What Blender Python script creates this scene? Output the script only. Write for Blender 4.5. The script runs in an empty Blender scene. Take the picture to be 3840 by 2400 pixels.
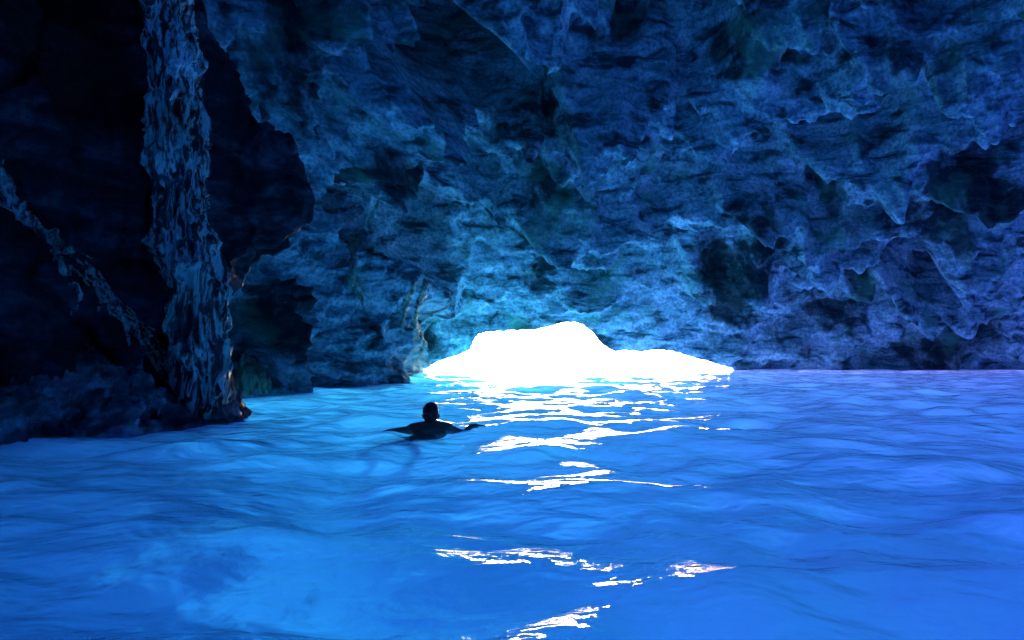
import bpy, bmesh, math, random
import numpy as np
from mathutils import Vector, Matrix
from mathutils.bvhtree import BVHTree

random.seed(7)
rad = math.radians
scene = bpy.context.scene
COL = scene.collection

# ------------------------------------------------------------------ camera
cam_d = bpy.data.cameras.new('camera')
cam = bpy.data.objects.new('camera', cam_d)
COL.objects.link(cam)
cam.location = (0.0, 0.0, 0.90)
cam.rotation_euler = (rad(90 + 1.71), 0, 0)
cam_d.sensor_width = 36.0
cam_d.lens = 36.0 * 804 / 1024
cam_d.clip_start = 0.05
cam_d.clip_end = 20000
scene.camera = cam

# ------------------------------------------------------------------ daylight
SUN_ELEV, SUN_AZ = 21.0, 10.0          # in front of the camera, a little to the right
world = bpy.data.worlds.new('World')
scene.world = world
world.use_nodes = True
wn = world.node_tree.nodes
wn.clear()
w_out = wn.new('ShaderNodeOutputWorld')
w_bg = wn.new('ShaderNodeBackground')
w_sky = wn.new('ShaderNodeTexSky')
w_sky.sky_type = 'NISHITA'
w_sky.sun_disc = False
w_sky.sun_elevation = rad(SUN_ELEV)
w_sky.sun_rotation = rad(SUN_AZ)
w_bg.inputs['Strength'].default_value = 0.05
world.node_tree.links.new(w_sky.outputs[0], w_bg.inputs['Color'])
world.node_tree.links.new(w_bg.outputs[0], w_out.inputs['Surface'])

sun_d = bpy.data.lights.new('sun', 'SUN')
sun_d.energy = 5.0
sun_d.angle = rad(0.53)
sun_d.color = (1.0, 0.95, 0.88)
sun = bpy.data.objects.new('sun', sun_d)
COL.objects.link(sun)
sdir = Vector((math.sin(rad(SUN_AZ)) * math.cos(rad(SUN_ELEV)), math.cos(rad(SUN_AZ)) * math.cos(rad(SUN_ELEV)), math.sin(rad(SUN_ELEV))))
sun.rotation_euler = (-sdir).to_track_quat('-Z', 'Y').to_euler()
sun.location = sdir * 200

vs = scene.view_settings
scene.display_settings.display_device = 'sRGB'
vs.view_transform = 'Standard'
vs.look = 'None'
vs.exposure = 5.22
vs.gamma = 1.0
vs.use_curve_mapping = False

cy = scene.cycles
cy.max_bounces = 10
cy.diffuse_bounces = 5
cy.glossy_bounces = 3
cy.transmission_bounces = 8
cy.transparent_max_bounces = 24
cy.volume_bounces = 0
cy.caustics_reflective = False
cy.caustics_refractive = False
cy.sample_clamp_indirect = 0.4
cy.use_denoising = True
try:
    cy.denoiser = 'OPENIMAGEDENOISE'
except Exception:
    pass

# ------------------------------------------------------------------ noise
def _h(ix, iy, iz, seed):
    h = (ix.astype(np.uint32) * np.uint32(73856093)) ^ (iy.astype(np.uint32) * np.uint32(19349663)) ^ (iz.astype(np.uint32) * np.uint32(83492791))
    h = h ^ np.uint32((seed * 2654435761) & 0xffffffff)
    h ^= h >> np.uint32(15); h *= np.uint32(0x2c1b3c6d)
    h ^= h >> np.uint32(12); h *= np.uint32(0x297a2d39)
    h ^= h >> np.uint32(15)
    return h

def _u(h, k):
    h = (h ^ np.uint32((k * 0x9e3779b9) & 0xffffffff)) * np.uint32(0x85ebca6b)
    h ^= h >> np.uint32(13); h *= np.uint32(0xc2b2ae35); h ^= h >> np.uint32(16)
    return (h >> np.uint32(8)).astype(np.float32) / np.float32(16777216.0)

def perlin(p, seed=0):
    """gradient noise, p is (n,3), about -0.7..0.7"""
    p = p.astype(np.float32)
    f0 = np.floor(p)
    i = f0.astype(np.int32)
    f = p - f0
    w = f * f * f * (f * (f * 6 - 15) + 10)
    tot = np.zeros(len(p), np.float32)
    for dx in (0, 1):
        wx = w[:, 0] if dx else 1 - w[:, 0]
        for dy in (0, 1):
            wy = w[:, 1] if dy else 1 - w[:, 1]
            for dz in (0, 1):
                wz = w[:, 2] if dz else 1 - w[:, 2]
                h = _h(i[:, 0] + dx, i[:, 1] + dy, i[:, 2] + dz, seed)
                g = (_u(h, 1) * 2 - 1) * (f[:, 0] - dx) + (_u(h, 2) * 2 - 1) * (f[:, 1] - dy) + (_u(h, 3) * 2 - 1) * (f[:, 2] - dz)
                tot += g * wx * wy * wz
    return tot

def fbm(p, octaves=4, seed=0, gain=0.5):
    s = np.zeros(len(p), np.float32); a = 1.0
    for o in range(octaves):
        s += a * perlin(p * (2.03 ** o) + 17.3 * o, seed + o); a *= gain
    return s

def ridged(p, octaves=4, seed=0, gain=0.55):
    s = np.zeros(len(p), np.float32); a = 1.0; prev = np.ones(len(p), np.float32)
    for o in range(octaves):
        n = 1 - np.minimum(np.abs(perlin(p * (2.03 ** o) + 9.1 * o, seed + o)) * 2.2, 1)
        n = n * n
        s += a * n * prev; prev = n; a *= gain
    return s

def facets(p, seed=0, tilt=1.0):
    """broken rock: every Worley cell is a tilted plane of its own"""
    p = p.astype(np.float32)
    f0 = np.floor(p); i = f0.astype(np.int32)
    best = np.full(len(p), 1e9, np.float32); val = np.zeros(len(p), np.float32)
    for dx in (-1, 0, 1):
        for dy in (-1, 0, 1):
            for dz in (-1, 0, 1):
                h = _h(i[:, 0] + dx, i[:, 1] + dy, i[:, 2] + dz, seed)
                rx = p[:, 0] - (f0[:, 0] + dx + _u(h, 1))
                ry = p[:, 1] - (f0[:, 1] + dy + _u(h, 2))
                rz = p[:, 2] - (f0[:, 2] + dz + _u(h, 3))
                d = rx * rx + ry * ry + rz * rz
                m = d < best
                if not m.any():
                    continue
                hm = h[m]
                best[m] = d[m]
                val[m] = (_u(hm, 4) - 0.5) + tilt * ((_u(hm, 5) - 0.5) * rx[m] + (_u(hm, 6) - 0.5) * ry[m] + (_u(hm, 7) - 0.5) * rz[m])
    return val

def sstep(a, b, x):
    t = np.clip((x - a) / (b - a), 0, 1)
    return t * t * (3 - 2 * t)

def grid_normals(P):
    du = np.gradient(P, axis=1); dv = np.gradient(P, axis=0)
    n = np.cross(du, dv)
    return n / np.maximum(np.linalg.norm(n, axis=2, keepdims=True), 1e-9)

# ------------------------------------------------------------------ mesh helpers
def quads_mesh(name, V, Q, smooth=True):
    V = np.ascontiguousarray(V, np.float32); Q = np.ascontiguousarray(Q, np.int32)
    me = bpy.data.meshes.new(name)
    me.vertices.add(len(V)); me.vertices.foreach_set('co', V.ravel())
    me.loops.add(Q.size); me.loops.foreach_set('vertex_index', Q.ravel())
    me.polygons.add(len(Q))
    me.polygons.foreach_set('loop_start', np.arange(0, Q.size, 4, dtype=np.int32))
    me.polygons.foreach_set('loop_total', np.full(len(Q), 4, np.int32))
    me.polygons.foreach_set('use_smooth', np.full(len(Q), smooth, bool))
    me.update(calc_edges=True)
    me.validate()
    return me

def grid_quads(nr, nc, wrap=False):
    r = np.arange(nr - 1)[:, None]
    c = np.arange(nc if wrap else nc - 1)[None, :]
    c1 = (c + 1) % nc
    return np.stack([r * nc + c, r * nc + c1, (r + 1) * nc + c1, (r + 1) * nc + c], axis=2)

def link(name, me, mat=None, parent=None):
    o = bpy.data.objects.new(name, me)
    COL.objects.link(o)
    if mat is not None:
        me.materials.append(mat)
    if parent is not None:
        o.parent = parent
    return o

def tag(o, label, cat, group=None):
    o['label'] = label; o['category'] = cat
    if group:
        o['group'] = group
    return o

# ------------------------------------------------------------------ materials
class N:
    def __init__(self, name):
        self.m = bpy.data.materials.new(name); self.m.use_nodes = True
        self.t = self.m.node_tree; self.t.nodes.clear()
        self.out = self.t.nodes.new('ShaderNodeOutputMaterial')
    def n(self, typ, **kw):
        nd = self.t.nodes.new(typ)
        for k, v in kw.items():
            if k in nd.inputs.keys():
                nd.inputs[k].default_value = v
            else:
                setattr(nd, k, v)
        return nd
    def l(self, a, b):
        self.t.links.new(a, b)
    def coords(self, scale=(1, 1, 1), rot=(0, 0, 0)):
        tc = self.n('ShaderNodeTexCoord'); mp = self.n('ShaderNodeMapping')
        mp.inputs['Scale'].default_value = scale; mp.inputs['Rotation'].default_value = rot
        self.l(tc.outputs['Object'], mp.inputs['Vector'])
        return mp.outputs['Vector']
    def noise(self, vec, scale, detail=5, rough=0.55, dist=0.0):
        nd = self.n('ShaderNodeTexNoise'); nd.inputs['Scale'].default_value = scale
        nd.inputs['Detail'].default_value = detail; nd.inputs['Roughness'].default_value = rough
        nd.inputs['Distortion'].default_value = dist
        self.l(vec, nd.inputs['Vector'])
        return nd.outputs['Fac']
    def ramp(self, fac, stops):
        nd = self.n('ShaderNodeValToRGB'); e = nd.color_ramp.elements
        while len(e) < len(stops):
            e.new(0.5)
        for k, (p, c) in enumerate(stops):
            e[k].position = p
            e[k].color = (c[0], c[1], c[2], 1) if hasattr(c, '__len__') else (c, c, c, 1)
        self.l(fac, nd.inputs['Fac'])
        return nd.outputs['Color']
    def mix(self, fac, a, b, mode='MIX'):
        nd = self.n('ShaderNodeMix', data_type='RGBA', blend_type=mode)
        for s, v in ((nd.inputs[0], fac), (nd.inputs[6], a), (nd.inputs[7], b)):
            if hasattr(v, 'links') or hasattr(v, 'is_linked'):
                self.l(v, s)
            elif hasattr(v, '__len__'):
                s.default_value = (v[0], v[1], v[2], 1)
            else:
                s.default_value = v
        return nd.outputs[2]
    def bump(self, height, strength, dist, prev=None):
        nd = self.n('ShaderNodeBump'); nd.inputs['Strength'].default_value = strength
        nd.inputs['Distance'].default_value = dist
        self.l(height, nd.inputs['Height'])
        if prev is not None:
            self.l(prev, nd.inputs['Normal'])
        return nd.outputs['Normal']

def rock_material(name, dark, mid, pale, moss, rough=0.55, spec=0.35, streak=False):
    k = N(name)
    v = k.coords()
    ve = k.coords((0.5, 0.5, 1.3), (0.25, 0.35, 0.0))
    big = k.noise(v, 0.33, 7, 0.62, 0.4)
    med = k.noise(ve, 2.2, 8, 0.62, 0.6)
    fine = k.noise(v, 11.0, 8, 0.65)
    c = k.ramp(med, [(0.38, dark), (0.50, mid), (0.62, pale)])
    c = k.mix(k.ramp(fine, [(0.41, 0.12), (0.56, 1.0)]), k.mix(0.6, c, dark), c)
    c = k.mix(k.ramp(big, [(0.38, 0.92), (0.47, 0.0)]), c, [x * 0.45 for x in dark])
    mo = k.ramp(k.noise(v, 0.6, 6, 0.6, 0.5), [(0.54, 0.0), (0.66, 1.0)])
    c = k.mix(mo, c, k.mix(0.6, c, moss))
    ru = k.ramp(k.noise(v, 1.7, 5, 0.7), [(0.70, 0.0), (0.76, 0.6)])
    c = k.mix(ru, c, (0.30, 0.17, 0.10))
    b = k.n('ShaderNodeBsdfPrincipled')
    k.l(c, b.inputs['Base Color'])
    b.inputs['Roughness'].default_value = rough
    b.inputs['Specular IOR Level'].default_value = spec
    vor = k.n('ShaderNodeTexVoronoi', feature='F1'); vor.inputs['Scale'].default_value = 5.0
    k.l(ve, vor.inputs['Vector'])
    n1 = k.bump(vor.outputs['Distance'], 0.4, 0.08)
    n2 = k.bump(k.noise(ve, 5.0, 8, 0.7, 0.2), 0.7, 0.08, n1)
    n3 = k.bump(k.noise(v, 22.0, 6, 0.6), 0.6, 0.03, n2)
    k.l(n3, b.inputs['Normal'])
    k.l(b.outputs[0], k.out.inputs['Surface'])
    return k.m

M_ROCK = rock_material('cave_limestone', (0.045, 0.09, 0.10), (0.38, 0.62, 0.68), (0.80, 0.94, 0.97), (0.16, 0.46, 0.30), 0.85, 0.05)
M_SHADE = rock_material('shade_dark_rock', (0.016, 0.02, 0.024), (0.055, 0.062, 0.075), (0.15, 0.16, 0.19), (0.035, 0.065, 0.035), 0.7, 0.08)  # darkened rock colour stands in for the shade on the buttress
M_LEDGE = rock_material('shore_rock', (0.03, 0.035, 0.045), (0.22, 0.24, 0.28), (0.85, 0.86, 0.90), (0.14, 0.16, 0.12), 0.5, 0.3)  # pale speckle in the colour stands in for highlights on the ledge

def flowstone_material(name, pale, dark, green, zs=0.30, lo=0.44, hi=0.60, spec=0.9):
    k = N(name)
    v = k.coords((1, 1, zs))
    s1 = k.noise(v, 9.0, 7, 0.62, 1.2)
    s2 = k.noise(v, 26.0, 5, 0.6, 0.6)
    g = k.noise(k.coords(), 1.1, 4, 0.6)
    p = k.mix(k.ramp(g, [(0.42, 0.0), (0.62, 1.0)]), pale, green)
    c = k.mix(k.ramp(s1, [(lo, 0.0), (hi, 1.0)]), dark, p)
    c = k.mix(k.ramp(s2, [(0.32, 0.7), (0.46, 0.0)]), c, dark)
    b = k.n('ShaderNodeBsdfPrincipled')
    k.l(c, b.inputs['Base Color'])
    b.inputs['Roughness'].default_value = 0.30
    b.inputs['Specular IOR Level'].default_value = spec
    n1 = k.bump(s1, 0.7, 0.05)
    n2 = k.bump(s2, 0.8, 0.03, n1)
    k.l(n2, b.inputs['Normal'])
    k.l(b.outputs[0], k.out.inputs['Surface'])
    return k.m

M_FLOW = flowstone_material('calcite_flowstone', (0.92, 0.94, 0.86), (0.012, 0.014, 0.014), (0.62, 0.92, 0.68), 0.22, 0.47, 0.54)  # pale streaks: calcite, whitened to carry the wet highlights as well
M_VEIN = flowstone_material('calcite_vein', (0.90, 0.84, 0.72), (0.02, 0.022, 0.02), (0.66, 0.82, 0.58), 0.6, 0.45, 0.53)  # pale tone: calcite plus the painted bright edge of a lit ridge
M_DRIP = flowstone_material('green_flowstone', (0.62, 0.66, 0.52), (0.10, 0.13, 0.10), (0.28, 0.46, 0.28), 0.25, 0.38, 0.6, 0.03)

def water_material():
    k = N('sea_water')
    v = k.coords()
    f = k.n('ShaderNodeFresnel')
    geo = k.n('ShaderNodeNewGeometry'); ior = k.n('ShaderNodeMapRange')     # the same reflectance from above and from below
    ior.inputs['To Min'].default_value = 1.62; ior.inputs['To Max'].default_value = 1 / 1.62
    k.l(geo.outputs['Backfacing'], ior.inputs['Value']); k.l(ior.outputs[0], f.inputs['IOR'])
    r1 = k.noise(v, 7.0, 4, 0.5, 0.3)
    r0 = k.noise(k.coords((1.0, 1.3, 1.0), (0, 0, 0.15)), 3.2, 2, 0.5, 0.4)
    nrm = k.bump(r1, 0.30, 0.04, k.bump(r0, 0.32, 0.10))
    k.l(nrm, f.inputs['Normal'])
    gl = k.n('ShaderNodeBsdfGlossy'); gl.inputs['Roughness'].default_value = 0.03
    k.l(nrm, gl.inputs['Normal'])
    tr = k.n('ShaderNodeBsdfTranslucent'); tr.inputs['Color'].default_value = (0.55, 0.80, 0.95, 1)
    k.l(nrm, tr.inputs['Normal'])
    tp = k.n('ShaderNodeBsdfTransparent')
    # translucence added inside to spread the seabed glow; clear outside so sun enters
    sp = k.n('ShaderNodeSeparateXYZ'); k.l(v, sp.inputs[0])
    mr = k.n('ShaderNodeMapRange'); mr.inputs['From Min'].default_value = 31.5; mr.inputs['From Max'].default_value = 34.3
    mr.inputs['To Min'].default_value = 0.0; mr.inputs['To Max'].default_value = 0.95
    k.l(sp.outputs['Y'], mr.inputs['Value'])
    rf = k.n('ShaderNodeBsdfRefraction'); rf.inputs['IOR'].default_value = 1.33; rf.inputs['Roughness'].default_value = 0.35
    k.l(nrm, rf.inputs['Normal'])
    inner_mix = k.n('ShaderNodeMixShader'); inner_mix.inputs[0].default_value = 0.22
    body = k.n('ShaderNodeMixShader'); k.l(mr.outputs[0], body.inputs[0])
    k.l(tr.outputs[0], inner_mix.inputs[1]); k.l(rf.outputs[0], inner_mix.inputs[2]); k.l(inner_mix.outputs[0], body.inputs[1]); k.l(tp.outputs[0], body.inputs[2])
    mx = k.n('ShaderNodeMixShader')
    k.l(f.outputs[0], mx.inputs[0]); k.l(body.outputs[0], mx.inputs[1]); k.l(gl.outputs[0], mx.inputs[2])
    k.l(mx.outputs[0], k.out.inputs['Surface'])
    ab = k.n('ShaderNodeVolumeAbsorption')
    ab.inputs['Density'].default_value = 0.11
    ab.inputs['Color'].default_value = (0.38, 0.725, 0.965, 1)
    k.l(ab.outputs[0], k.out.inputs['Volume'])
    return k.m
M_WATER = water_material()

def sand_material():
    k = N('seabed_sand')
    v = k.coords()
    a = k.noise(v, 0.12, 5, 0.55)
    c = k.ramp(a, [(0.35, (0.15, 0.66, 0.56)), (0.6, (0.24, 0.85, 0.68))])      # green-toned sand ...
    lil = k.ramp(a, [(0.35, (0.46, 0.23, 0.46)), (0.6, (0.60, 0.32, 0.62))])     # ... turning lilac to the right
    sp = k.n('ShaderNodeSeparateXYZ'); k.l(v, sp.inputs[0])
    mr = k.n('ShaderNodeMapRange'); mr.inputs['From Min'].default_value = -2.0; mr.inputs['From Max'].default_value = 8.0
    k.l(sp.outputs['X'], mr.inputs['Value'])
    c = k.mix(mr.outputs[0], c, lil)
    d = k.n('ShaderNodeBsdfDiffuse'); k.l(c, d.inputs['Color'])
    k.l(d.outputs[0], k.out.inputs['Surface'])
    return k.m
M_SAND = sand_material()

def plain(name, col, rough=0.5, spec=0.5):
    k = N(name)
    v = k.coords()
    c = k.mix(k.ramp(k.noise(v, 30, 4, 0.6), [(0.3, 0.0), (0.7, 1.0)]), [x * 0.8 for x in col], [min(1, x * 1.2) for x in col])
    b = k.n('ShaderNodeBsdfPrincipled'); k.l(c, b.inputs['Base Color'])
    b.inputs['Roughness'].default_value = rough; b.inputs['Specular IOR Level'].default_value = spec
    k.l(k.bump(k.noise(v, 90, 3, 0.6), 0.3, 0.004), b.inputs['Normal'])
    k.l(b.outputs[0], k.out.inputs['Surface'])
    return k.m

# ------------------------------------------------------------------ seabed
def far_coords(lo, hi, step, ends):
    c = np.arange(lo, hi + step * 0.5, step)
    return np.concatenate([np.array([-e for e in ends[::-1]]) + lo, c, np.array(ends) + hi])

def seabed_depth(x, y):
    # shelves up to the sill of the entrance and drops away under the grotto and out to sea
    d = 3.0 + 0.33 * np.clip(33.0 - y, 0, 40) + 0.6 * np.maximum(y - 32.0, 0)
    d = np.minimum(d, 22)
    return d

xs = far_coords(-60, 60, 1.0, [30, 120, 600, 4000]); ys = far_coords(-40, 90, 1.0, [30, 120, 600, 4000])
X, Y = np.meshgrid(xs, ys)
P3 = np.stack([X, Y, np.zeros_like(X)], 2)
Z = -seabed_depth(X, Y) + (0.35 * fbm(P3.reshape(-1, 3) * 0.15, 4, 3)).reshape(X.shape)
P3[:, :, 2] = Z
o = link('seabed', quads_mesh('seabed', P3.reshape(-1, 3), grid_quads(*X.shape).reshape(-1, 4)), M_SAND)
o['kind'] = 'structure'

# ------------------------------------------------------------------ sea water: a closed body with a waved top
def waves(x, y):
    q = np.stack([x, y, np.zeros_like(x)], 1)
    warp = 0.25 * fbm(q * 0.8, 2, 40)
    c, s = math.cos(rad(-8)), math.sin(rad(-8))
    u = q[:, 0] * c - q[:, 1] * s; w = q[:, 0] * s + q[:, 1] * c + warp
    def at(fu, fw, z):
        return np.stack([u * fu, w * fw, np.full_like(u, z)], 1)
    h = 0.070 * perlin(at(0.22, 0.42, 1.5), 51)
    h += 0.080 * perlin(at(0.60, 0.85, 2.5), 52)
    h += 0.110 * perlin(at(1.15, 1.5, 3.5), 53)
    h += 0.056 * perlin(at(2.2, 2.7, 4.5), 54)
    h += 0.008 * perlin(at(5.0, 6.6, 5.5), 55)
    rr_ = (x - SX0 + 0.1) ** 2 + ((y - SY0 + 0.3) / 1.3) ** 2
    h += np.exp(-rr_ / 0.35) * (0.030 * perlin(at(4, 6, 8.5), 57) + 0.016 * perlin(at(9, 12, 9.5), 58))   # chop stirred up by the swimmer
    return h

SX0, SY0 = -0.81, 8.05
xa = [0.0]
while xa[-1] < 27:
    xa.append(xa[-1] + (0.035 if xa[-1] < 5 else 0.035 * min(3.0, xa[-1] / 5)))
xa = np.array(xa)
xs = np.concatenate([[-4000, -800, -200, -60], -xa[::-1], xa[1:], [60, 200, 800, 4000]])
ya = [-14.0]
while ya[-1] < 48:
    yy = ya[-1]
    ya.append(yy + (0.25 if yy < 0.8 else min(0.15, 0.022 + 0.0045 * max(0, yy - 2))))
ys = np.concatenate([[-4000, -800, -200, -50], ya, [70, 120, 250, 800, 4000]])
X, Y = np.meshgrid(xs, ys)
h = waves(X.ravel(), Y.ravel()).reshape(X.shape)
h *= 1 - 0.55 * sstep(14, 26, Y)
h *= sstep(40, 25, np.abs(X)) * sstep(60, 40, Y) * sstep(-20, -8, Y)
V = np.stack([X, Y, h], 2).reshape(-1, 3)
nr, nc = X.shape
Q = grid_quads(nr, nc).reshape(-1, 4)
ring = np.concatenate([np.arange(nc), np.arange(2 * nc - 1, nr * nc, nc), np.arange(nr * nc - 2, (nr - 1) * nc - 1, -1), np.arange((nr - 2) * nc, 0, -nc)])
low = V[ring].copy(); low[:, 2] = -45
nb = len(V)
rl = np.arange(len(ring)) + nb
sides = np.stack([ring, rl, np.roll(rl, -1), np.roll(ring, -1)], 1)
cor = [nb, nb + nc - 1, nb + nc - 1 + nr - 1, nb + 2 * (nc - 1) + nr - 1]
V = np.concatenate([V, low])
me = quads_mesh('water', V, np.concatenate([Q, sides]))
bm = bmesh.new(); bm.from_mesh(me); bm.verts.ensure_lookup_table()
fb = bm.faces.new([bm.verts[i] for i in rl[::-1]])
bm.to_mesh(me); bm.free()
water = link('water', me, M_WATER)
water['kind'] = 'structure'

# ------------------------------------------------------------------ the cave: a rock vault with a low mouth to the sea
CX, CY = 3.0, 8.0
plan_lo = [(-180, 17), (-143, 15), (-110, 12.5), (-80, 12.2), (-62, 11.6), (-48.3, 11.1), (-38, 11.2), (-28, 11.9), (-25.0, 13.4), (-22.6, 15.6), (-20.0, 18.3), (-17.4, 20.6), (-14.5, 21.3),
           (0, 20.6), (13.2, 21.0), (25, 22.6), (36.5, 24.9), (56, 25.2), (90, 20), (140, 17.8), (180, 17)]
plan_hi = [(-180, 17), (-143, 15), (-110, 13), (-80, 13.2), (-62, 13.5), (-48, 13.6), (-38, 15.0), (-28, 17.0), (-20, 19.2), (-14, 20.4),
           (0, 20.4), (13, 21.0), (25, 22.4), (36, 24.2), (56, 25.2), (90, 20), (140, 17.8), (180, 17)]
th_vis = np.linspace(-66, 60, 1080)
th = np.concatenate([np.linspace(-180, -67, 70), th_vis, np.linspace(61, 179, 70)])
ph_vis = np.linspace(0, 64, 480)
ph = np.concatenate([ph_vis, np.linspace(65.5, 90, 18)])
TH, PH = np.meshgrid(th, ph)
def interp(tab, x):
    a = np.array(tab)
    return np.interp(x, a[:, 0], a[:, 1])
rho_l = interp(plan_lo, th); rho_h = interp(plan_hi, th)
kk = sstep(1.0, 24, PH)
RHO = rho_l[None, :] * (1 - kk) + rho_h[None, :] * kk
HT = 10.5
g = 0.2 * np.cos(np.radians(PH)) + 0.8 * (1 - PH / 90); hh = np.sin(np.radians(PH))
PX = CX + RHO * g * np.sin(np.radians(TH)); PY = CY + RHO * g * np.cos(np.radians(TH)); PZ = HT * hh
# skirt below the waterline: open to the sea under the front, down to the seabed elsewhere
zb = np.where((th > -58) & (th < 66), -1.0, -18.0)
fr = np.array([1.0, 0.66, 0.36, 0.14])[:, None]
SX = np.repeat(PX[:1], 4, 0); SY = np.repeat(PY[:1], 4, 0); SZ = fr * zb[None, :]
P = np.stack([np.concatenate([SX, PX]), np.concatenate([SY, PY]), np.concatenate([SZ, PZ])], 2)
nr, nc = P.shape[:2]
# displacement towards the inside
Pm = P.reshape(-1, 3)
inw = np.stack([CX - Pm[:, 0], CY - Pm[:, 1], 0 * Pm[:, 0]], 1)
inw /= np.maximum(np.linalg.norm(inw, axis=1, keepdims=True), 1e-6)
phf = np.concatenate([np.zeros((4, nc)), PH]).reshape(-1)
nrm = inw * np.cos(np.radians(phf))[:, None]
nrm[:, 2] -= np.sin(np.radians(phf)) * 1.0
nrm /= np.maximum(np.linalg.norm(nrm, axis=1, keepdims=True), 1e-6)
gn = grid_normals(np.concatenate([P[:, -6:], P, P[:, :6]], 1))[4:, 6:-6]
for _ in range(8):
    gn[1:-1] = (gn[:-2] + 2 * gn[1:-1] + gn[2:]) / 4
    gn[:, 1:-1] = (gn[:, :-2] + 2 * gn[:, 1:-1] + gn[:, 2:]) / 4
gn = gn / np.maximum(np.linalg.norm(gn, axis=2, keepdims=True), 1e-6)
gn = np.concatenate([np.repeat(gn[:1] * np.array([1, 1, 0.0]), 4, 0), gn]).reshape(-1, 3)
sgn = np.sign((gn * nrm).sum(1, keepdims=True)); sgn[sgn == 0] = 1
gn = gn * sgn
nrm = gn * sstep(80, 66, phf)[:, None] + nrm * (1 - sstep(80, 66, phf))[:, None]
# bedding dips: strata tilt down to the right on the right, up to the right at left
bed = Pm.copy()
bed[:, 2] = Pm[:, 2] * 1.7 + 0.55 * np.sin(Pm[:, 0] * 0.16 + 0.6) * 3.0
warp = np.stack([fbm(Pm * 0.5, 3, 71), fbm(Pm * 0.5, 3, 75), fbm(Pm * 0.5, 3, 79)], 1)
bw = bed + warp * 0.45
mouth = np.exp(-(((Pm[:, 0] - 2.0) / 7.2) ** 2 + ((Pm[:, 2] - 0.3) / 3.0) ** 2) ** 1.5) * sstep(16, 20, Pm[:, 1])
mouth = np.maximum(mouth, 0.95 * np.exp(-(((Pm[:, 0] + 2.4) / 2.6) ** 2 + ((Pm[:, 2] - 1.6) / 2.2) ** 2) ** 2) * sstep(15, 18, Pm[:, 1]))
d = 1.5 * fbm(Pm * 0.16, 3, 11) * (1 - 0.9 * mouth)
d += 1.2 * (ridged(np.stack([bw[:, 0] * 0.8 + bw[:, 2] * 0.5, bw[:, 1], bw[:, 2] * 0.9 - bw[:, 0] * 0.25], 1) * 0.22 + warp * 0.25, 3, 61) - 0.7) * (1 - 0.8 * mouth)
d += 1.3 * facets(bw * 0.30, 21, 1.3) * (1 - 0.8 * mouth)
d += 0.95 * facets(bw * 0.8 + 3.1, 22, 1.4) * (1 - 0.8 * mouth)
def worn(d_, n_):
    q_ = d_.reshape(nr, nc).copy()          # the sea has rounded the broken edges
    for _ in range(n_):
        q_[1:-1] = (q_[:-2] + 2 * q_[1:-1] + q_[2:]) / 4
        q_ = (np.roll(q_, 1, 1) + 2 * q_ + np.roll(q_, -1, 1)) / 4
    return q_.reshape(-1)
d = worn(d, 22)
d += 0.22 * (1 - 0.6 * mouth) * facets(bw * 1.9 + 1.7, 23, 1.5)
d += 0.09 * facets(bw * 4.6 + 1.7, 24, 1.5)
d = worn(d, 2)
d += 0.26 * (ridged(bw * 0.7, 4, 31) - 0.6) * (1 - 0.6 * mouth)
d += 0.06 * fbm(bw * 3.2, 4, 35, 0.6)
# hollows and overhangs seen in the vault: (x, y, z, radius x, radius z, depth)
def hollow(px, py, Yd, rx, rz, dep, rot=0.0):
    pp = np.linspace(0, 75, 300)
    yy_ = CY + 20.8 * (0.2 * np.cos(np.radians(pp)) + 0.8 * (1 - pp / 90)); zz_ = HT * np.sin(np.radians(pp))
    Yd = float(yy_[np.argmin(np.abs((zz_ - 0.9) / yy_ - (344 - py) / 804))])
    x0 = (px - 512) / 804 * Yd; z0 = 0.9 + (344 - py) / 804 * Yd
    dx = Pm[:, 0] - x0; dz = Pm[:, 2] - z0
    c, s = math.cos(rot), math.sin(rot)
    u = (dx * c + dz * s) / rx; w = (-dx * s + dz * c) / rz
    lip = 0.9 * dep * np.exp(-((u / 1.15) ** 2 + ((w + 1.35) / 0.55) ** 2) ** 2)      # the ledge below shades the recess
    return (lip - 1.9 * dep * np.exp(-(u * u + w * w) ** 3)) * (Pm[:, 1] > 8)
for a in [(478, 92, 19.5, 1.7, 0.55, 1.5, 0.25), (440, 60, 19, 0.9, 0.4, 0.9, 0.5), (610, 35, 18, 1.3, 0.5, 0.9, 0.2),
          (700, 30, 18, 0.9, 0.7, 0.9, 0), (722, 240, 25, 0.7, 0.9, 0.8, 0), (915, 285, 25, 1.6, 0.4, 1.0, -0.5),
          (985, 130, 21, 1.3, 0.45, 1.2, 0.1), (885, 90, 20, 0.5, 0.9, 1.0, 0.2), (820, 120, 20, 0.8, 0.35, 0.9, 0),
          (555, 115, 20, 0.35, 0.5, 0.6, 0), (590, 280, 26, 0.7, 0.35, 0.6, 0),
          (425, 255, 20, 1.0, 0.9, 0.7, 0), (820, 210, 24, 0.5, 0.7, 0.7, 0.3), (640, 60, 18, 0.6, 0.4, 0.7, 0)]:
    d += hollow(*a)
skirt_fade = np.where(Pm[:, 2] < 0, 1 - 0.8 * sstep(-0.2, -1.2, Pm[:, 2]), 1.0)
pole = sstep(89, 70, phf)
Pm = Pm + nrm * (d * skirt_fade * pole)[:, None]
bad = (phf == 0) & (np.arange(len(Pm)) < 4 * nc)
V = Pm
Q = grid_quads(nr, nc, True)            # (nr-1, nc, 4)
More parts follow.
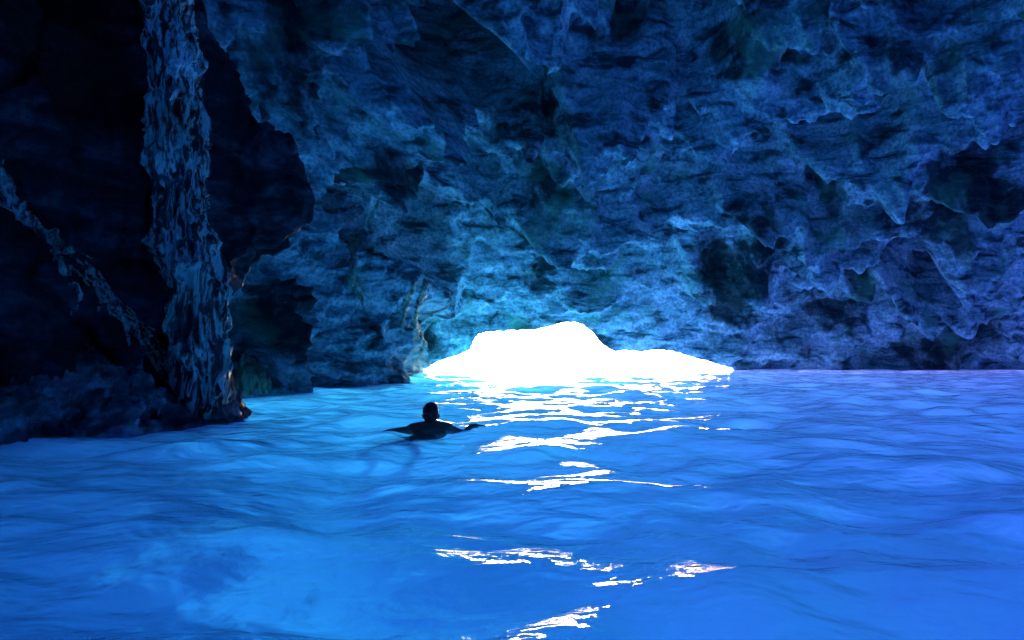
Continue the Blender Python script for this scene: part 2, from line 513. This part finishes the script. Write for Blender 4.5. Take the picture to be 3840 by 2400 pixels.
# the mouth: physical outline at the far wall
mouth_px = [(422, 371), (440, 361), (452, 357), (462, 354), (470, 350), (474, 340), (478, 335), (490, 332), (510, 331), (535, 330), (550, 326), (562, 323), (575, 322),
            (583, 325), (592, 332), (600, 342), (608, 349), (615, 352), (625, 350), (640, 352), (660, 350), (675, 352), (690, 357), (705, 360.5), (720, 365), (735, 370)]
mx = np.array([(a - 512) / 804 * 28.4 for a, b in mouth_px]); mz = np.array([0.9 + (344 - b) / 804 * 28.4 for a, b in mouth_px])
cen = V[Q].mean(axis=2)
# distance to the far wall varies a little: bring each face to its direction as seen over the water from the cave's middle line
sc = 28.4 / np.maximum(cen[:, :, 1], 1)
fx = cen[:, :, 0] * sc
fz = 0.9 + (cen[:, :, 2] - 0.9) * sc
jag = (0.03 * fbm(cen.reshape(-1, 3) * 3.0, 3, 91)).reshape(fx.shape)
top = np.interp(fx, mx, mz, left=-9, right=-9) + jag
hole = (cen[:, :, 1] > 22) & (fx > mx[0]) & (fx < mx[-1]) & ((fz < top) | (cen[:, :, 2] < -0.05))
keep = ~hole
faces = Q[keep]
# boundary edges of the mouth, then a tunnel outwards and the sea cliff round it
edges = []
hr, hc = np.nonzero(hole)
hs = hole
for r, c in zip(hr, hc):
    c1 = (c + 1) % nc
    q = Q[r, c]
    if r + 1 < nr - 1 and not hs[r + 1, c]:
        edges.append((q[2], q[3]))
    if not hs[r, (c - 1) % nc]:
        edges.append((q[3], q[0]))
    if not hs[r, c1]:
        edges.append((q[1], q[2]))
edges = np.array(edges)
uv, inv = np.unique(edges.ravel(), return_inverse=True)
inv = inv.reshape(-1, 2)
base = V[uv].astype(np.float64)
rings = [uv]
allV = [V]
cnt = len(V)
ox, oz = 2.3, 0.15
prev = base.copy()
for k in range(1, 19):
    if k <= 11:
        t = k / 11
        q = base.copy()
        q[:, 1] = base[:, 1] + 0.24 * k
        flare = 1 + 0.32 * t
        q[:, 0] = ox + (base[:, 0] - ox) * flare
        q[:, 2] = np.where(base[:, 2] > oz, oz + (base[:, 2] - oz) * (1 + 0.30 * t), base[:, 2])
        nn = fbm(q * 1.1, 4, 95) * min(1, k / 3)
        q[:, 2] += (np.abs(nn) * 0.35 + 0.22 * t) * (base[:, 2] > 0.04)
        q[:, 0] += nn * 0.35 * np.sign(base[:, 0] - ox) * (np.abs(base[:, 0] - ox) > 3)
    else:
        f = [1.15, 1.45, 2.0, 3.0, 4.5, 7.0, 10.0][k - 12]
        q = prev11.copy()
        q[:, 0] = ox + (prev11[:, 0] - ox) * f
        up = np.maximum(prev11[:, 2] - 0.05, 0) / 1.9
        q[:, 2] = np.where(prev11[:, 2] > 0.05, 0.05 + (prev11[:, 2] - 0.05) * f, prev11[:, 2])
        q[:, 1] = prev11[:, 1] + 0.25 * (f - 1) ** 0.5 + 0.6 * fbm(q * 0.4, 4, 97)
    if k == 11:
        prev11 = q.copy()
    allV.append(q)
    rings.append(np.arange(cnt, cnt + len(uv))); cnt += len(uv)
extra = []
for a, b in zip(rings[:-1], rings[1:]):
    extra.append(np.stack([a[inv[:, 0]], a[inv[:, 1]], b[inv[:, 1]], b[inv[:, 0]]], 1))
V = np.concatenate(allV); faces = np.concatenate([faces] + extra)
used = np.zeros(len(V), bool); used[faces.ravel()] = True
remap = np.cumsum(used) - 1
me = quads_mesh('cave_rock', V[used], remap[faces])
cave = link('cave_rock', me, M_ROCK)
cave['kind'] = 'structure'
bv_cave = BVHTree.FromPolygons([tuple(v) for v in V[used][::1].tolist()], remap[faces].tolist()) if False else None

# ------------------------------------------------------------------ left buttress
def edge_x(z, tab, Yd):
    t = np.array(tab)
    zz = 0.9 + (344 - t[:, 1]) / 804 * Yd; xx = (t[:, 0] - 512) / 804 * Yd
    o_ = np.argsort(zz)
    return np.interp(z, zz[o_], xx[o_])
R_EDGE = [(192, -250), (186, -60), (187, 0), (200, 60), (207, 100), (211, 150), (212, 200), (218, 250), (230, 290), (235, 330), (236, 380), (234, 417), (236, 470)]
L_EDGE = [(150, -250), (142, -60), (140, 0), (140, 100), (142, 200), (146, 250), (152, 290), (160, 340), (168, 380), (182, 428), (184, 470)]
YB = 9.3
path = np.array([(-16, 1.0), (-9.5, 5.2), (-6.6, 7.3), (-5.2, 8.4), (-4.35, 9.1), (-3.75, 9.6), (-3.62, 9.95), (-3.85, 10.5), (-4.0, 11.4), (-4.7, 12.3), (-7, 13.0), (-13, 13.5)])
seg = np.concatenate([[0], np.cumsum(np.linalg.norm(np.diff(path, axis=0), axis=1))])
ss = np.concatenate([np.linspace(0, seg[1], 20, endpoint=False), np.linspace(seg[1], seg[9], 340), np.linspace(seg[9] + 0.1, seg[-1], 40)])
zz = np.concatenate([[-18, -8, -3], np.linspace(-1.2, 6.0, 330), [6.4, 7, 8, 9, 10.5]])
BX = np.interp(ss, seg, path[:, 0]); BY = np.interp(ss, seg, path[:, 1])
S, Zg = np.meshgrid(ss, zz)
lean = edge_x(zz, R_EDGE, YB) - edge_x(np.array([0.0]), R_EDGE, YB)
P = np.stack([BX[None, :] + lean[:, None], np.repeat(BY[None, :], len(zz), 0), Zg], 2)
bulge = 1.45 * sstep(1.4, 2.7, zz) * (1 - 0.75 * sstep(2.7, 5.5, zz))      # shoulder added behind the column, its dark rock standing in for a shaded recess
P[:, :, 0] += bulge[:, None] * (sstep(seg[6] + 0.2, seg[8], ss) * sstep(seg[10], seg[9], ss))[None, :]
n = grid_normals(P)
if n[len(zz) // 2, 150, 1] > 0:
    n = -n
f3 = P.reshape(-1, 3) * np.array([1, 1, 0.6])
d = 0.45 * fbm(f3 * 0.5, 3, 111) + 0.30 * facets(f3 * 1.1, 112, 1.2) + 0.12 * facets(f3 * 2.9, 113, 1.2) + 0.09 * fbm(f3 * np.array([4, 4, 1.6]), 4, 114)
d -= 0.15
P = P + n * d.reshape(S.shape)[:, :, None]
butt_V = P.reshape(-1, 3); butt_F = grid_quads(*S.shape).reshape(-1, 4)
buttress = link('rock_buttress', quads_mesh('rock_buttress', butt_V, butt_F), M_SHADE)
tag(buttress, 'huge dark shadowed rock buttress rising out of the frame behind the pale flowstone column', 'rock wall')
BV = BVHTree.FromPolygons(butt_V.tolist(), butt_F.tolist())

# ------------------------------------------------------------------ flowstone column on the edge of the buttress
zc = np.linspace(-1.0, 6.2, 560)
aa = np.radians(np.concatenate([np.linspace(-115, 115, 300), np.linspace(120, 240, 16)]))
xl = edge_x(zc, L_EDGE, YB - 0.1); xr = edge_x(zc, R_EDGE, YB - 0.1)
xm = (xl + xr) / 2 - 0.05; hw = (xr - xl) / 2 - 0.14
A, Zc = np.meshgrid(aa, zc)
dep = 0.42
CXg = xm[:, None] + hw[:, None] * np.sin(A); CYg = 9.45 - dep * np.cos(A) + 0.10 * (xm - xm[140])[:, None]
P = np.stack([CXg, CYg, Zc], 2)
nx = np.sin(A) / np.maximum(hw[:, None], .1); ny = -np.cos(A) / dep
ln = np.sqrt(nx * nx + ny * ny); n = np.stack([nx / ln, ny / ln, 0 * nx], 2)
q = P.reshape(-1, 3)
wv = np.stack([fbm(q * 1.3, 3, 121), fbm(q * 1.3, 3, 124), 0 * q[:, 0]], 1)
qs = (q + wv * 0.20) * np.array([1, 1, 0.20])
d = 0.10 * (ridged(qs * 3.2, 3, 131) - 0.6) + 0.055 * (ridged(qs * 8.0, 3, 135) - 0.6) + 0.20 * fbm(q * np.array([1.3, 1.3, 0.7]), 3, 139)
d += 0.03 * facets(q * np.array([4, 4, 1.3]) + wv * 2, 141, 1.4)
P = P + n * d.reshape(A.shape)[:, :, None]
column = link('flowstone_column', quads_mesh('flowstone_column', P.reshape(-1, 3), grid_quads(len(zc), len(aa), True).reshape(-1, 4)), M_FLOW)
tag(column, 'tall pale streaked flowstone column standing in the water against the dark buttress', 'flowstone')

# ------------------------------------------------------------------ ropes of calcite (veins), laid on the rock behind them
def tube(pts, radii, seed, seg_n=10, step=0.02, rough=0.35):
    pts = np.array(pts, float); radii = np.array(radii, float)
    L = np.concatenate([[0], np.cumsum(np.linalg.norm(np.diff(pts, axis=0), axis=1))])
    n_ = max(4, int(L[-1] / step))
    t = np.linspace(0, L[-1], n_)
    c = np.stack([np.interp(t, L, pts[:, k]) for k in range(3)], 1)
    for _ in range(6):
        c[1:-1] = (c[:-2] + 2 * c[1:-1] + c[2:]) / 4
    r = np.interp(t, L, radii)
    c = c + np.stack([fbm(c * 3 + 5, 3, seed), 0 * t, fbm(c * 3 + 9, 3, seed + 3)], 1) * (r * 1.1)[:, None]
    tg = np.gradient(c, axis=0); tg /= np.maximum(np.linalg.norm(tg, axis=1, keepdims=True), 1e-6)
    up = np.array([0, -1.0, 0.05]); sd = np.cross(tg, up); sd /= np.maximum(np.linalg.norm(sd, axis=1, keepdims=True), 1e-6)
    nn = np.cross(sd, tg)
    a = np.linspace(0, 2 * math.pi, seg_n, endpoint=False)
    P = c[:, None, :] + r[:, None, None] * (np.cos(a)[None, :, None] * sd[:, None, :] + np.sin(a)[None, :, None] * nn[:, None, :])
    dd = P - c[:, None, :]
    m = 1 + rough * 2 * fbm(P.reshape(-1, 3) * (0.35 / max(radii.mean(), .01)), 3, seed + 7).reshape(P.shape[:2])
    P = c[:, None, :] + dd * m[:, :, None]
    return P.reshape(-1, 3), grid_quads(n_, seg_n, True).reshape(-1, 4)

def join(parts):
    Vs, Fs, k = [], [], 0
    for v_, f_ in parts:
        Vs.append(v_); Fs.append(f_ + k); k += len(v_)
    return np.concatenate(Vs), np.concatenate(Fs)

def on_rock(bvh, px, py, off=0.0):
    """a spot on the rock: where the level line of sight of someone afloat at the cave's middle meets it"""
    o_ = Vector((0, 0, 0.9)); dr = Vector(((px - 512) / 804, 1, (344 - py) / 804)).normalized()
    hit = bvh.ray_cast(o_, dr)[0]
    if hit is None:
        return None
    return tuple(hit - dr * off)

def vein(bvh, pxs, radii, seed, off=0.03, **kw):
    pts, rr = [], []
    for k in range(len(pxs) - 1):
        for t in np.linspace(0, 1, 8, endpoint=(k == len(pxs) - 2)):
            q_ = on_rock(bvh, pxs[k][0] * (1 - t) + pxs[k + 1][0] * t, pxs[k][1] * (1 - t) + pxs[k + 1][1] * t, off)
            if q_:
                pts.append(q_); rr.append(radii[k] * (1 - t) + radii[k + 1] * t)
    return tube(pts, rr, seed, **kw)

strands = []
for k_ in range(12):
    rg = random.Random(900 + k_)
    j = lambda: rg.uniform(-9, 9)
    full = [(-14, 150), (2, 195), (30, 222), (52, 240), (80, 262), (96, 283), (120, 312), (150, 345), (168, 378), (178, 405), (184, 430)]
    a_ = rg.randint(0, 7); b_ = min(len(full), a_ + rg.randint(3, 5))
    w_ = 1.6 if a_ < 5 else 0.8
    strands.append(vein(BV, [(x_ + j() * w_, y_ + j() * w_) for x_, y_ in full[a_:b_]], [.006 + .011 * rg.random() for _ in range(b_ - a_)], 240 + 9 * k_, rough=0.8, off=0.02))
main = vein(BV, [(-14, 150), (2, 195), (30, 222), (52, 240), (80, 262), (96, 283), (120, 312), (150, 345), (168, 378), (178, 405), (184, 430)],
            [.075, .075, .07, .06, .055, .055, .05, .045, .05, .06, .07], 201, rough=1.1, off=-0.035, seg_n=16)
b1 = vein(BV, [(50, 238), (58, 258), (74, 285), (82, 297), (70, 315)], [.045, .04, .04, .03, .02], 211, rough=1.1, off=-0.015)
b2 = vein(BV, [(94, 282), (102, 298), (98, 312)], [.04, .03, .015], 221)
b3 = vein(BV, [(116, 306), (126, 325), (130, 345)], [.04, .03, .015], 231)
Vv, Fv = join([main, b1, b2, b3] + strands)
o = link('flowstone_vein', quads_mesh('flowstone_vein', Vv, Fv), M_VEIN)
tag(o, 'thin pale branching flowstone vein running diagonally down the dark buttress to the column foot', 'flowstone')

# ------------------------------------------------------------------ shore ledge under the buttress
lp = np.array([(-9.0, 5.2), (-6.0, 6.5), (-4.6, 7.15), (-4.05, 7.9), (-3.55, 8.6), (-3.15, 9.3), (-3.3, 9.9)])
lseg = np.concatenate([[0], np.cumsum(np.linalg.norm(np.diff(lp, axis=0), axis=1))])
ls = np.linspace(0, lseg[-1], 340); lw = np.linspace(-0.25, 1.7, 110)
LX = np.interp(ls, lseg, lp[:, 0]); LY = np.interp(ls, lseg, lp[:, 1])
Sg, Wg = np.meshgrid(np.arange(len(ls)), lw)
P = np.stack([LX[Sg] - 0.62 * Wg, LY[Sg] + 0.78 * Wg, -0.35 + 0.62 * sstep(-0.25, 0.12, Wg) + 0.16 * Wg], 2)
q = P.reshape(-1, 3)
d = 0.26 * facets(q * np.array([1.6, 1.6, 1.2]), 151, 1.3) + 0.20 * facets(q * np.array([3.2, 3.2, 4.5]), 152, 1.6) + 0.10 * facets(q * np.array([7, 7, 10.0]), 155, 1.6) + 0.05 * fbm(q * 5, 4, 153) + 0.20 * fbm(q * 1.1, 2, 154)
endf = sstep(0, 60, Sg) * sstep(len(ls), len(ls) - 70, Sg)
n = grid_normals(P); n = n * np.sign(n[:, :, 2:3] + 1e-6)
P = P + n * d.reshape(Sg.shape)[:, :, None]
P[:, :, 2] -= 0.35 * (1 - endf)
o = link('rock_ledge', quads_mesh('rock_ledge', q * 0 + P.reshape(-1, 3), grid_quads(*Sg.shape).reshape(-1, 4)), M_LEDGE)
tag(o, 'low jumbled rock ledge at the waterline below the dark buttress', 'rock ledge')

# ------------------------------------------------------------------ flowstone on the rock beside the entrance
deps = None
sub_mask = None
Vc = V[used]; Fc = remap[faces]
cf = Vc[Fc].mean(axis=1)
sel = (cf[:, 0] < 1) & (cf[:, 1] > 10) & (cf[:, 2] < 6) & (cf[:, 0] > -9) & (cf[:, 2] > -1)
fsel = Fc[sel]; uq, iv = np.unique(fsel.ravel(), return_inverse=True)
BVC = BVHTree.FromPolygons(Vc[uq].tolist(), iv.reshape(-1, 4).tolist())
drips = []
for k, (x0, y0, y1, r0) in enumerate([(238, 362, 390, .05), (243, 355, 391, .07), (248, 358, 391, .08), (253, 360, 391, .07), (258, 364, 390, .06), (263, 366, 390, .05), (268, 372, 389, .035)]):
    drips.append(vein(BVC, [(x0, y0), (x0 + 1.0, (y0 + y1) / 2), (x0 + 2.5, y1 + 2)], [r0 * .6, r0, r0 * .9], 301 + 9 * k, off=0.05))
Vv, Fv = join(drips)
o = link('flowstone_drapery', quads_mesh('flowstone_drapery', Vv, Fv), M_DRIP)
tag(o, 'small greenish flowstone drapery reaching the water just beside the tall column', 'flowstone')
ribs = [([(354, 235), (352, 270), (358, 295), (364, 312)], [.10, .09, .07, .04], 'thin curved flowstone rib, leftmost of the ribs left of the cave mouth'),
        ([(414, 280), (405, 300), (402, 318), (400, 335)], [.09, .10, .07, .05], 'pale flowstone rib between the curved rib and the forked ribs near the mouth'),
        ([(424, 284), (418, 300), (413, 318), (420, 338), (428, 350)], [.09, .10, .09, .07, .05], 'wavy pale flowstone rib bending down towards the left tip of the cave mouth')]
for k, (pxs, rr, lab) in enumerate(ribs):
    v_, f_ = vein(BVC, pxs, rr, 401 + 11 * k, off=-0.05, rough=0.6)
    o = link('flowstone_rib', quads_mesh('flowstone_rib', v_, f_), M_DRIP)
    tag(o, lab, 'flowstone', 'flowstone ribs left of the cave mouth')

# ------------------------------------------------------------------ swimmer
person = bpy.data.objects.new('person', None)
COL.objects.link(person)
SX0, SY0 = -0.81, 8.05
WZ = float(waves(np.array([SX0]), np.array([SY0]))[0])
person.location = (SX0, SY0, WZ + 0.012)
tag(person, 'swimmer seen from behind with head and spread arms above the bright water', 'person')

def ell(bm, c, r, rot=(0, 0, 0), sub=3):
    from mathutils import Euler
    m = Matrix.Translation(Vector(c)) @ Euler(rot).to_matrix().to_4x4() @ Matrix.Diagonal((r[0], r[1], r[2], 1))
    bmesh.ops.create_icosphere(bm, subdivisions=sub, radius=1.0, matrix=m)

def limb(bm, pts, rr):
    pts = [Vector(p_) for p_ in pts]
    for a, b, ra, rb in zip(pts[:-1], pts[1:], rr[:-1], rr[1:]):
        n_ = max(2, int((b - a).length / (min(ra, rb) * 0.35)) + 1)
        for k in range(n_ + 1):
            t = k / n_; r_ = ra * (1 - t) + rb * t
            ell(bm, a.lerp(b, t), (r_, r_, r_), sub=2)

def remeshed(bm, voxel, smooth_n):
    me = bpy.data.meshes.new('tmp'); bm.to_mesh(me); bm.free()
    ob = bpy.data.objects.new('tmp', me); COL.objects.link(ob)
    md = ob.modifiers.new('r', 'REMESH'); md.mode = 'VOXEL'; md.voxel_size = voxel; md.use_smooth_shade = True
    sm = ob.modifiers.new('s', 'SMOOTH'); sm.factor = 0.5; sm.iterations = smooth_n
    dg = bpy.context.evaluated_depsgraph_get(); dg.update()
    out = bpy.data.meshes.new_from_object(ob.evaluated_get(dg))
    bpy.data.objects.remove(ob)
    return out

bm = bmesh.new()
# head faces +Y (away), tilted a little up; local z = height above the water
ell(bm, (0, 0.0, 0.195), (0.075, 0.095, 0.092))            # skull
ell(bm, (0, 0.045, 0.135), (0.060, 0.060, 0.075))          # face and jaw
ell(bm, (0, 0.035, 0.085), (0.035, 0.045, 0.030))          # chin
ell(bm, (0, 0.112, 0.140), (0.014, 0.020, 0.024), (0.4, 0, 0))   # nose
ell(bm, (0, 0.100, 0.105), (0.024, 0.012, 0.007))          # lips
for s in (-1, 1):
    ell(bm, (s * 0.031, 0.088, 0.172), (0.018, 0.012, 0.008))    # brow
    ell(bm, (s * 0.030, 0.085, 0.158), (0.012, 0.012, 0.010))    # eye
    ell(bm, (s * 0.079, 0.000, 0.152), (0.010, 0.018, 0.031), (0.15, s * 0.25, 0))   # ear
limb(bm, [(0, -0.010, 0.13), (0, -0.025, 0.02)], [0.052, 0.060])
limb(bm, [(-0.045, -0.035, 0.075), (-0.18, -0.05, 0.035)], [0.042, 0.058])
limb(bm, [(0.045, -0.035, 0.075), (0.18, -0.05, 0.040)], [0.042, 0.058])
# trunk leans back and lies along the surface towards (-0.28, -0.85)
ell(bm, (0, -0.09, -0.02), (0.165, 0.12, 0.085), (0.1, 0, 0.2))
ell(bm, (-0.07, -0.24, -0.085), (0.165, 0.19, 0.095), (0.05, 0, -0.3))
ell(bm, (-0.14, -0.44, -0.13), (0.140, 0.17, 0.090), (0, 0, -0.3))
ell(bm, (-0.21, -0.62, -0.13), (0.150, 0.15, 0.098), (0, 0, -0.3))
for s in (-1, 1):
    hx, hy = -0.23 + s * 0.085, -0.68 - s * 0.02
    kx, ky = hx - 0.06 + s * 0.10, hy - 0.38
    limb(bm, [(hx, hy, -0.15), (kx + 0.02, hy + 0.04, -0.56 - 0.03 * s), (kx - 0.02, hy - 0.26, -0.86 - 0.06 * s)], [0.078, 0.055, 0.038])
    ax, ay, az = kx - 0.02, hy - 0.26, -0.86 - 0.06 * s
    limb(bm, [(ax, ay, az), (ax - 0.01, ay - 0.14, az - 0.05)], [0.036, 0.028])
def arm(pts, rr, s, hand_dir, curl):
    limb(bm, pts, rr)
    w = Vector(pts[-1]); hd = Vector(hand_dir).normalized()
    side = hd.cross(Vector((0, 0, 1))).normalized()
    up = side.cross(hd).normalized()
    palm = w + hd * 0.05
    limb(bm, [w, palm + side * 0.012], [0.026, 0.026]); limb(bm, [w, palm - side * 0.014], [0.024, 0.022])
    for k, (off, ln_) in enumerate([(0.030, .070), (0.010, .080), (-0.011, .074), (-0.031, .058)]):
        r0 = palm + side * off + hd * 0.022
        p1 = r0 + hd * ln_ * 0.5 - up * curl * 0.2 * ln_
        p2 = p1 + hd * ln_ * 0.5 - up * curl * 0.6 * ln_
        limb(bm, [palm + side * off * 0.8, r0, p1, p2], [0.013, 0.0095, 0.0088, 0.0075])
    limb(bm, [w + hd * 0.02 + side * 0.024 * s, w + hd * 0.055 + side * 0.055 * s, w + hd * 0.085 + side * 0.062 * s], [0.013, 0.010, 0.008])
arm([(-0.185, -0.05, 0.022), (-0.42, 0.02, -0.004), (-0.62, 0.16, -0.08)], [0.048, 0.033, 0.025], 1, (-0.75, 0.6, -0.1), 0.4)
arm([(0.185, -0.05, 0.035), (0.325, 0.03, -0.025), (0.40, 0.08, 0.050)], [0.048, 0.036, 0.026], -1, (0.95, 0.25, 0.04), 0.15)
body = link('body', remeshed(bm, 0.0075, 5), plain('tanned_wet_skin', (0.28, 0.19, 0.14), 0.4, 0.5), person)
bm = bmesh.new()
ell(bm, (0, -0.008, 0.203), (0.081, 0.099, 0.094))
ell(bm, (0, -0.045, 0.150), (0.070, 0.060, 0.060))
cutm = bmesh.ops.bisect_plane(bm, geom=bm.verts[:] + bm.edges[:] + bm.faces[:], plane_co=(0, 0.055, 0.19), plane_no=(0, 1, -0.35), clear_outer=True)
bmesh.ops.holes_fill(bm, edges=bm.edges[:], sides=0)
hair_me = remeshed(bm, 0.006, 3)
hv = np.empty(len(hair_me.vertices) * 3, np.float32); hair_me.vertices.foreach_get('co', hv); hv = hv.reshape(-1, 3)
hn = hv - np.array([0, -0.01, 0.18]); hn /= np.linalg.norm(hn, axis=1, keepdims=True)
hv = hv + hn * (0.006 * fbm(hv * np.array([60, 60, 25]), 3, 501))[:, None]
hair_me.vertices.foreach_set('co', hv.astype(np.float32).ravel()); hair_me.update()
link('hair', hair_me, plain('wet_dark_hair', (0.035, 0.03, 0.028), 0.35, 0.5), person)
